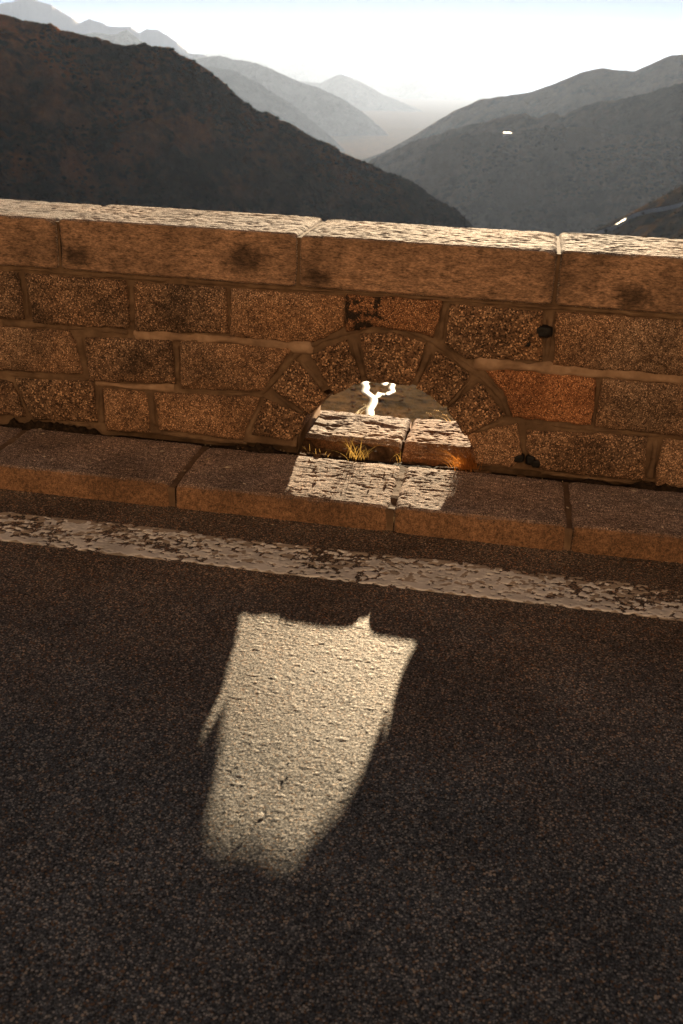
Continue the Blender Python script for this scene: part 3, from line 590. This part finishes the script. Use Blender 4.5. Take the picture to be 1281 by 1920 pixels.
# unseen slope behind the viewer, added pale and close to bounce warm fill
X, Y = np.meshgrid(np.linspace(-80, 80, 240), -3.6 - np.linspace(0, 1, 90) ** 1.5 * 45); H_ = 1.3 * (-Y - 3.6)
Z = -.15 + H_ + np.minimum(1, H_ / 3) * (1.3 * fbm(X / 9, Y / 9, 0, 4, 510))
tag(gridmesh('bounce_bank', X, Y, Z, turf('bounce_bank_rock', (.33, .275, .22), (.36, .28, .21), 1.2, rock=(.42, .36, .31), dark=(.22, .18, .14)), flip=True), kind='structure')

RID = {
'left_hill':[(-33.75,2.99),(-29.34,2.18),(-27.87,2.0),(-26.37,1.8),(-25.49,1.63),(-24.47,1.35),(-23.3,1.13),(-21.85,0.87),(-20.91,0.95),(-19.56,0.76),(-18.47,0.34),(-17.79,-0.07),(-17.11,-0.5),(-16.27,-1.18),(-15.86,-1.63),(-14.86,-2.08),(-13.72,-2.49),(-12.56,-3.02),(-11.68,-3.42),(-10.74,-3.8),(-10.5,-4.06),(-9.02,-4.5),(-8.12,-4.94),(-6.94,-5.19),(-6.03,-5.63),(-5.25,-6.21),(-4.19,-6.61),(-3.23,-7.41),(-1.96,-8.39),(0.59,-10.1)],
'snow':[(-33.72,3.21),(-29.29,2.6),(-27.82,2.49),(-27.26,2.57),(-26.92,2.75),(-26.28,2.8),(-25.91,2.66),(-25.41,2.51),(-24.55,2.08),(-24.05,1.78),(-23.56,2.0),(-22.61,1.68),(-21.54,1.72),(-21.1,1.44),(-20.74,1.65),(-20.2,1.65),(-19.27,1.12),(-18.61,0.59),(-18.06,0.61),(-17.51,0.43),(-16.26,0.04),(-15.15,-0.31),(-12.87,-1.54)],
'peak':[(-24.88,1.09),(-23.39,1.35),(-22.36,1.29),(-21.74,1.54),(-20.96,1.0),(-19.3,0.31),(-17.94,-0.4)],
'm2':[(-19.31,0.06),(-17.92,0.41),(-17.09,0.54),(-16.12,0.37),(-15.15,0.26),(-14.02,-0.14),(-12.89,-0.54),(-11.75,-0.84),(-10.6,-1.33),(-9.43,-1.95),(-8.53,-2.58),(-7.47,-3.49),(-6.41,-4.26)],
'm3':[(-19.03,0.02),(-17.52,-0.01),(-16.27,-0.14),(-14.58,-0.94),(-12.87,-1.93),(-11.11,-3.21),(-10.21,-4.0),(-9.02,-4.64)],
'm0':[(-17.92,0.67),(-16.26,0.72),(-15.42,0.6),(-14.59,0.35),(-13.46,0.21),(-12.4,0.61),(-11.78,0.37),(-10.64,-0.15),(-9.21,-0.36),(-7.66,-0.31),(-6.42,0.2),(-5.26,-0.23),(-4.11,-0.57),(-1.84,-0.88),(2.34,-1.24)],
'm2b':[(-13.45,-0.51),(-11.76,-0.58),(-10.64,-0.08),(-9.49,-0.5),(-8.33,-1.06),(-7.16,-1.47),(-5.99,-1.88),(-4.51,-2.57),(-3.61,-3.06)],
'r1':[(-10.46,-5.1),(-9.32,-4.37),(-8.18,-3.92),(-5.94,-2.62),(-4.58,-1.72),(-3.22,-1.11),(-1.57,-0.82),(-0.48,-0.62),(0.83,-0.06),(1.86,0.4),(2.9,0.64),(3.72,0.54),(4.51,0.54),(5.49,1.02),(6.21,1.33),(7.97,1.51),(11.96,2.5)],
'r2':[(-10.17,-5.01),(-9.03,-4.45),(-7.04,-3.47),(-5.06,-2.85),(-3.12,-2.24),(-1.47,-1.78),(-0.78,-1.7),(-0.06,-1.91),(0.47,-1.65),(1.31,-1.75),(1.94,-1.25),(2.86,-1.01),(4.44,-0.77),(5.7,-0.34),(6.97,0.08),(8.41,0.5),(12.1,1.8)],
'r3':[(-5.88,-3.56),(-3.92,-2.86),(-2.22,-2.69),(-1.38,-2.6),(-0.28,-2.44),(1.92,-2.16),(3.88,-2.47),(5.24,-2.53),(6.34,-2.66),(7.13,-2.62),(8.04,-3.3),(10.85,-4.43),(13.56,-5.26)],
'r4':[(1.63,-8.88),(3.2,-7.65),(4.25,-7.02),(5.54,-6.25),(6.79,-5.49),(7.78,-4.76),(9.21,-4.01),(12.99,-2.51)],
}
TURFS = {}
def ridge(name, key, dist, wf, wb, slope, amp, mat, naz=420, nf=110, nb=14, seed=0, crest=1.0, gl=1.0, sink=0.0, foot=-640):
    P = np.array(RID[key]); az = np.linspace(P[0, 0], P[-1, 0], naz); el = np.interp(az, P[:, 0], P[:, 1])
    D = np.interp(az, [P[0, 0], P[-1, 0]], dist)
    zc = EYE + D * np.tan(np.radians(el)) + crest * D * .0011 * fbm(az * 1.6, 0 * az, seed, 5, 600, .6) - sink
    s = np.r_[np.linspace(1, 0, nf) ** 1.35 * wf, -np.linspace(0, 1, nb + 1)[1:] ** 1.3 * wb]      # + = towards the viewer
    a = np.radians(az); S = s[:, None]; r = D[None] - S
    X = np.sin(a)[None] * r; Y = np.cos(a)[None] * r
    q_ = np.abs(S)
    n1_ = 1 - np.abs(fbm(X / (amp * 7) , Y / (amp * 7), seed, 4, 610)) * 2       # ribs and gullies
    # steep gullies running down the fall line
    lat = a[None] * D[None]
    n2_ = fbm(lat / (amp * 2.3 * gl) + S / (amp * 9), S / (amp * 16), seed, 4, 620)
    k_ = sst(0, amp * 6, q_)
    Z = zc[None] - slope * q_ * (1 - .25 * np.exp(-q_ / (amp * 2))) + k_ * amp * ((.6 * n1_ - .5) * gl + .45 * gl * n2_ + .35 * fbm(X / (amp * 1.1), Y / (amp * 1.1), seed, 4, 630)) - .15 * amp * k_
    # no shoulder may rise above the skyline seen from the road
    cap = EYE + (r / D[None]) * (zc[None] - EYE) - .02 * q_
    Z = np.where(S > 0, np.minimum(Z, cap), Z)
    Z = np.maximum(Z, foot)
    o = gridmesh(name, X, Y, Z, mat); tag(o, kind='structure')
    return az, X, Y, Z
def scrub(name, pts, smin, smax, col1, col2, n_lbl):
    ico = []
    t_ = (1 + 5 ** .5) / 2
    vv = np.array([(-1, t_, 0), (1, t_, 0), (-1, -t_, 0), (1, -t_, 0), (0, -1, t_), (0, 1, t_), (0, -1, -t_), (0, 1, -t_), (t_, 0, -1), (t_, 0, 1), (-t_, 0, -1), (-t_, 0, 1)]) / 1.9
    ff = [(0, 11, 5), (0, 5, 1), (0, 1, 7), (0, 7, 10), (0, 10, 11), (1, 5, 9), (5, 11, 4), (11, 10, 2), (10, 7, 6), (7, 1, 8), (3, 9, 4), (3, 4, 2), (3, 2, 6), (3, 6, 8), (3, 8, 9), (4, 9, 5), (2, 4, 11), (6, 2, 10), (8, 6, 7), (9, 8, 1)]
    V = []; F = []
    for (x, y, z) in pts:
        s = smin + (smax - smin) * RNG.random() ** 2; b = len(V)
        w_ = vv * (1 + .35 * (RNG.random((12, 1)) - .5)) * np.array([s * (.8 + .7 * RNG.random()), s * (.8 + .7 * RNG.random()), s * (.5 + .4 * RNG.random())])
        V += (w_ + np.array([x, y, z + .1 * s])).tolist(); F += [[b + k for k in f_] for f_ in ff]
    q = M(name + '_leaves'); ge = q.n('ShaderNodeNewGeometry')
    m_ = q.fin(q.ramp(ge.outputs['Random Per Island'], [(0, col1), (.6, col2), (1, tuple(c * 1.6 for c in col2))]), .95, None, .0)
    tag(mesh(name, V, F, m_, smooth=False), n_lbl, 'shrubs', kind='stuff')
def pick(rd, n, amax=99, amin=-99, clump=.0, near=.0, sc_=60):
    az, X, Y, Z = rd; o = []
    while len(o) < n:
        j = RNG.integers(int(X.shape[0] * near), int(X.shape[0] * .93)); i = RNG.integers(0, X.shape[1])
        if amin < az[i] < amax and vn(X[j, i] / sc_, Y[j, i] / sc_, 0, 7) > clump - RNG.random() * .4: o.append((X[j, i] + RNG.normal() * 1.5, Y[j, i] + RNG.normal() * 1.5, Z[j, i]))
    return o
# rock, turf and snow
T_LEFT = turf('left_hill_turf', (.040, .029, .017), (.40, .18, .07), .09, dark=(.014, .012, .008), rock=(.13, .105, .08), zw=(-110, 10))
T_RIGHT = turf('right_hill_turf', (.075, .056, .030), (.17, .10, .045), .02, rock=(.13, .12, .10))
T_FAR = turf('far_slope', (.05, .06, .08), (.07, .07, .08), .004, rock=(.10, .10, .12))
q = M('snowy_rock'); ge = q.n('ShaderNodeNewGeometry'); spn = q.n('ShaderNodeSeparateXYZ'); q.l(q.co, spn.inputs[0])
hm = q.n('ShaderNodeMapRange'); hm.inputs[1].default_value = 30; hm.inputs[2].default_value = 190; q.l(q.math('ADD', spn.outputs[2], q.math('MULTIPLY', q.math('SUBTRACT', q.noise(.012, 6, .65), .5), 300)), hm.inputs[0])
T_SNOW = q.fin(q.mix(hm.outputs[0], (.06, .065, .08), (.75, .78, .85)), .8, q.bump(q.noise(.02, 6, .6), 25, .8))
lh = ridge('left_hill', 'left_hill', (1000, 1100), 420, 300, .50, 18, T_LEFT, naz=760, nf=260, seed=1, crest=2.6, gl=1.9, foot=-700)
ridge('snow_mountain', 'snow', (15500, 14000), 4600, 2600, .42, 150, T_SNOW, seed=2, crest=1.2)
ridge('rocky_peak', 'peak', (13500, 13000), 1800, 1400, .5, 100, T_FAR, seed=3, naz=200)
ridge('blue_mountain', 'm2', (12500, 11000), 3600, 1500, .36, 120, T_FAR, seed=4)
ridge('near_blue_mountain', 'm3', (9500, 8500), 2600, 1200, .36, 95, T_FAR, seed=5, naz=300)
ridge('pale_far_mountain', 'm0', (31000, 31000), 8000, 3000, .30, 300, T_FAR, seed=6)
ridge('pale_mountain', 'm2b', (20000, 19000), 5500, 2500, .32, 150, T_FAR, seed=7, naz=300)
ridge('right_back_hill', 'r1', (5600, 5000), 2000, 1400, .42, 50, T_RIGHT, seed=8, crest=.8)
ridge('right_hill', 'r2', (3600, 3000), 1300, 700, .45, 34, T_RIGHT, naz=620, nf=160, seed=9, crest=2.4)
r3 = ridge('right_spur', 'r3', (3050, 2600), 1200, 500, .55, 30, T_RIGHT, naz=620, nf=160, seed=10, crest=2.6)
r4 = ridge('near_right_spur', 'r4', (1150, 1050), 400, 350, .15, 7, turf('near_spur_turf', (.06, .045, .022), (.17, .085, .03), .06, dark=(.03, .025, .014)), naz=360, seed=11)

scrub('hillside_scrub', pick(lh, 5200, clump=.15, near=.25), .8, 2.6, (.010, .010, .006), (.035, .024, .012), 'dark low scrub dotting the shaded left hillside')
scrub('spur_scrub', pick(r4, 500, clump=.1) , .8, 2.6, (.02, .02, .01), (.08, .045, .02), 'dark and rusty bushes on the near right spur')
scrub('right_scrub', pick(r3, 2600, clump=.1, near=.35, sc_=150), 2.5, 8, (.02, .02, .012), (.05, .04, .022), 'dark tree clumps speckling the hazy right hillside')
gp = []
while len(gp) < 170:
    a = math.radians(RNG.uniform(-13, -2)); r = RNG.uniform(270, 640); x, y = r * math.sin(a), r * math.cos(a)
    if vn(x / 40, y / 40, 0, 3) > -.1: gp.append((x, y, float(zt(x, y))))
scrub('valley_scrub', gp, .4, 1.1, (.10, .05, .022), (.26, .12, .045), 'rusty autumn bushes on the sunlit slope seen through the arch')
def hit(rd, az_, el_):
    az, X, Y, Z = rd; i = int(np.argmin(np.abs(az - az_))); r = np.hypot(X[:, i], Y[:, i]); e = np.degrees(np.arctan2(Z[:, i] - EYE, r))
    ok = np.where(e >= el_)[0]; j = int(ok[0]) if len(ok) else int(np.argmax(e))
    return Vector((X[j, i], Y[j, i], Z[j, i]))
def hit_ground(az_, el_):
    a = math.radians(az_); r = np.linspace(60, 2500, 2500); z = zt(r * math.sin(a), r * math.cos(a)) * 0 - .6 - .36 * np.minimum(r * math.cos(a) - 4.6, 260) - .15 * np.clip(r * math.cos(a) - 264.6, 0, 340); e = np.degrees(np.arctan2(z - EYE, r))
    j = int(np.where(e >= el_)[0][0]); return Vector((r[j] * math.sin(a), r[j] * math.cos(a), z[j]))
q = M('pale_tarmac'); MAT_FAR = q.fin(q.ramp(q.noise(.3, 3), [(.3, (.27, .25, .22)), (.7, (.38, .36, .32))]), .55, None, .5)
def strip(name, P, wd, lift=.6, zf=None):
    Q = []
    for i in range(len(P) - 1):
        n = max(2, int((P[i + 1] - P[i]).length / 4))
        for k in range(n):
            t_ = k / n; p0 = P[max(i - 1, 0)]; p1 = P[i]; p2 = P[i + 1]; p3 = P[min(i + 2, len(P) - 1)]
            Q.append(.5 * ((2 * p1) + (p2 - p0) * t_ + (2 * p0 - 5 * p1 + 4 * p2 - p3) * t_ ** 2 + (3 * p1 - p0 - 3 * p2 + p3) * t_ ** 3))
    Q.append(P[-1]); V = []; F = []
    for i, p in enumerate(Q):
        t_ = (Q[min(i + 1, len(Q) - 1)] - Q[max(i - 1, 0)]); t_.z = 0; t_.normalize(); n_ = Vector((-t_.y, t_.x, 0)) * wd / 2
        for s_ in (-1, 1):
            v = p + n_ * s_; z = p.z if zf is None else float(zf(p.x, p.y)); V.append((v.x, v.y, z + lift))
        for s_ in (-1, 1): v = p + n_ * s_ * 1.25; V.append((v.x, v.y, V[-2 if s_ < 0 else -3][2] - 2.2 * lift))
        if i:
            a = i * 4 - 4; b = i * 4; F += [[a, b, b + 1, a + 1], [a + 2, b + 2, b, a], [a + 1, b + 1, b + 3, a + 3]]
    o = mesh(name, V, F, MAT_FAR); return tag(o, kind='structure')
hp = [hit_ground(*p) for p in [(-8.36, -18.6), (-8.22, -18.2), (-8.27, -17.9), (-8.05, -17.6), (-8.12, -17.35), (-8.45, -17.15), (-8.62, -16.95), (-8.55, -16.75), (-8.68, -16.55), (-8.4, -16.35), (-8.1, -16.2)]]
strip('valley_road', hp, 2.4, .3, zt)
hp = [hit_ground(*p) for p in [(-8.12, -17.4), (-7.85, -17.3), (-7.7, -17.12), (-7.4, -17.2), (-7.15, -17.05), (-6.93, -16.95), (-7.06, -16.75), (-6.96, -16.55), (-7.3, -16.42), (-7.5, -16.6)]]
strip('valley_road', hp, 1.9, .33, zt)
hp = [hit(r4, *p) for p in [(3.35, -7.72), (3.86, -7.55), (4.53, -7.22), (5.0, -6.95), (5.3, -6.7), (5.75, -6.5), (6.5, -6.2), (7.5, -5.95), (8.6, -5.6)]]
strip('spur_road', hp, 6.5, 2.0)

# mountain hut with a metal roof on the brow of the right spur
def prism(name, pts, y0, y1, mat, parent, base, rot):
    V = []; n = len(pts)
    for y_ in (y0, y1):
        for (a, b) in pts: V.append(base + rot @ Vector((a, y_, b)))
    F = [list(range(n)), [n + k for k in range(n)][::-1]] + [[(k + 1) % n, k, n + k, n + (k + 1) % n] for k in range(n)]
    return mesh(name, V, F, mat, parent, smooth=False)
hb = hit(r3, -1.6, -2.78); hut = empty('mountain_hut', hb, 'tiny white hut with bright metal roof on the brow of the hazy right hillside', 'hut')
q = M('white_render'); MW = q.fin((.75, .73, .70), .8)
q = M('metal_roof'); MR = q.fin((.75, .74, .72), .5, q.bump(q.noise(2, 2), .02, .3)); q.b.inputs['Metallic'].default_value = .6
I3 = Matrix.Identity(3)
prism('wall', [(-10, -6), (10, -6), (10, 4), (-10, 4)], -6, 6, MW, hut, hb, I3)
prism('roof', [(-11, 4), (11, 4), (11, 4.6), (-11, 4.6)], -7.5, 0, MR, hut, hb, Matrix.Rotation(R_(6), 3, 'X'))
prism('roof', [(-11, 4.003), (11, 4.003), (11, 4.603), (-11, 4.603)], 0.003, 7.5, MR, hut, hb, Matrix.Rotation(R_(-6), 3, 'X'))
q = M('window_glass'); MG = q.fin((.05, .06, .07), .1)
for k_ in range(4): prism('window', [(-8.5 + k_ * 4.6, 0), (-6.3 + k_ * 4.6, 0), (-6.3 + k_ * 4.6, 2.2), (-8.5 + k_ * 4.6, 2.2)], -6.06, -6.003, MG, hut, hb, I3)

# ------------------------------------------------------------------ haze
hm_ = bpy.data.materials.new('haze'); hm_.use_nodes = True; nt = hm_.node_tree; nt.nodes.clear()
o_ = nt.nodes.new('ShaderNodeOutputMaterial'); pv = nt.nodes.new('ShaderNodeVolumePrincipled')
pv.inputs['Color'].default_value = (.51, .67, 1.0, 1); pv.inputs['Density'].default_value = HAZE_DENSITY; pv.inputs['Anisotropy'].default_value = .38
nt.links.new(pv.outputs[0], o_.inputs['Volume'])
x0, x1, y0, y1, z0, z1 = -36500, 36500, -36500, 36500, -700, 950
V = [(a, b, c) for c in (z0, z1) for b in (y0, y1) for a in (x0, x1)]
F = [[0, 2, 3, 1], [4, 5, 7, 6], [0, 1, 5, 4], [2, 6, 7, 3], [0, 4, 6, 2], [1, 3, 7, 5]]
tag(mesh('haze', V, F, hm_, smooth=False), 'thin sunlit haze filling the valley', 'haze', kind='stuff')
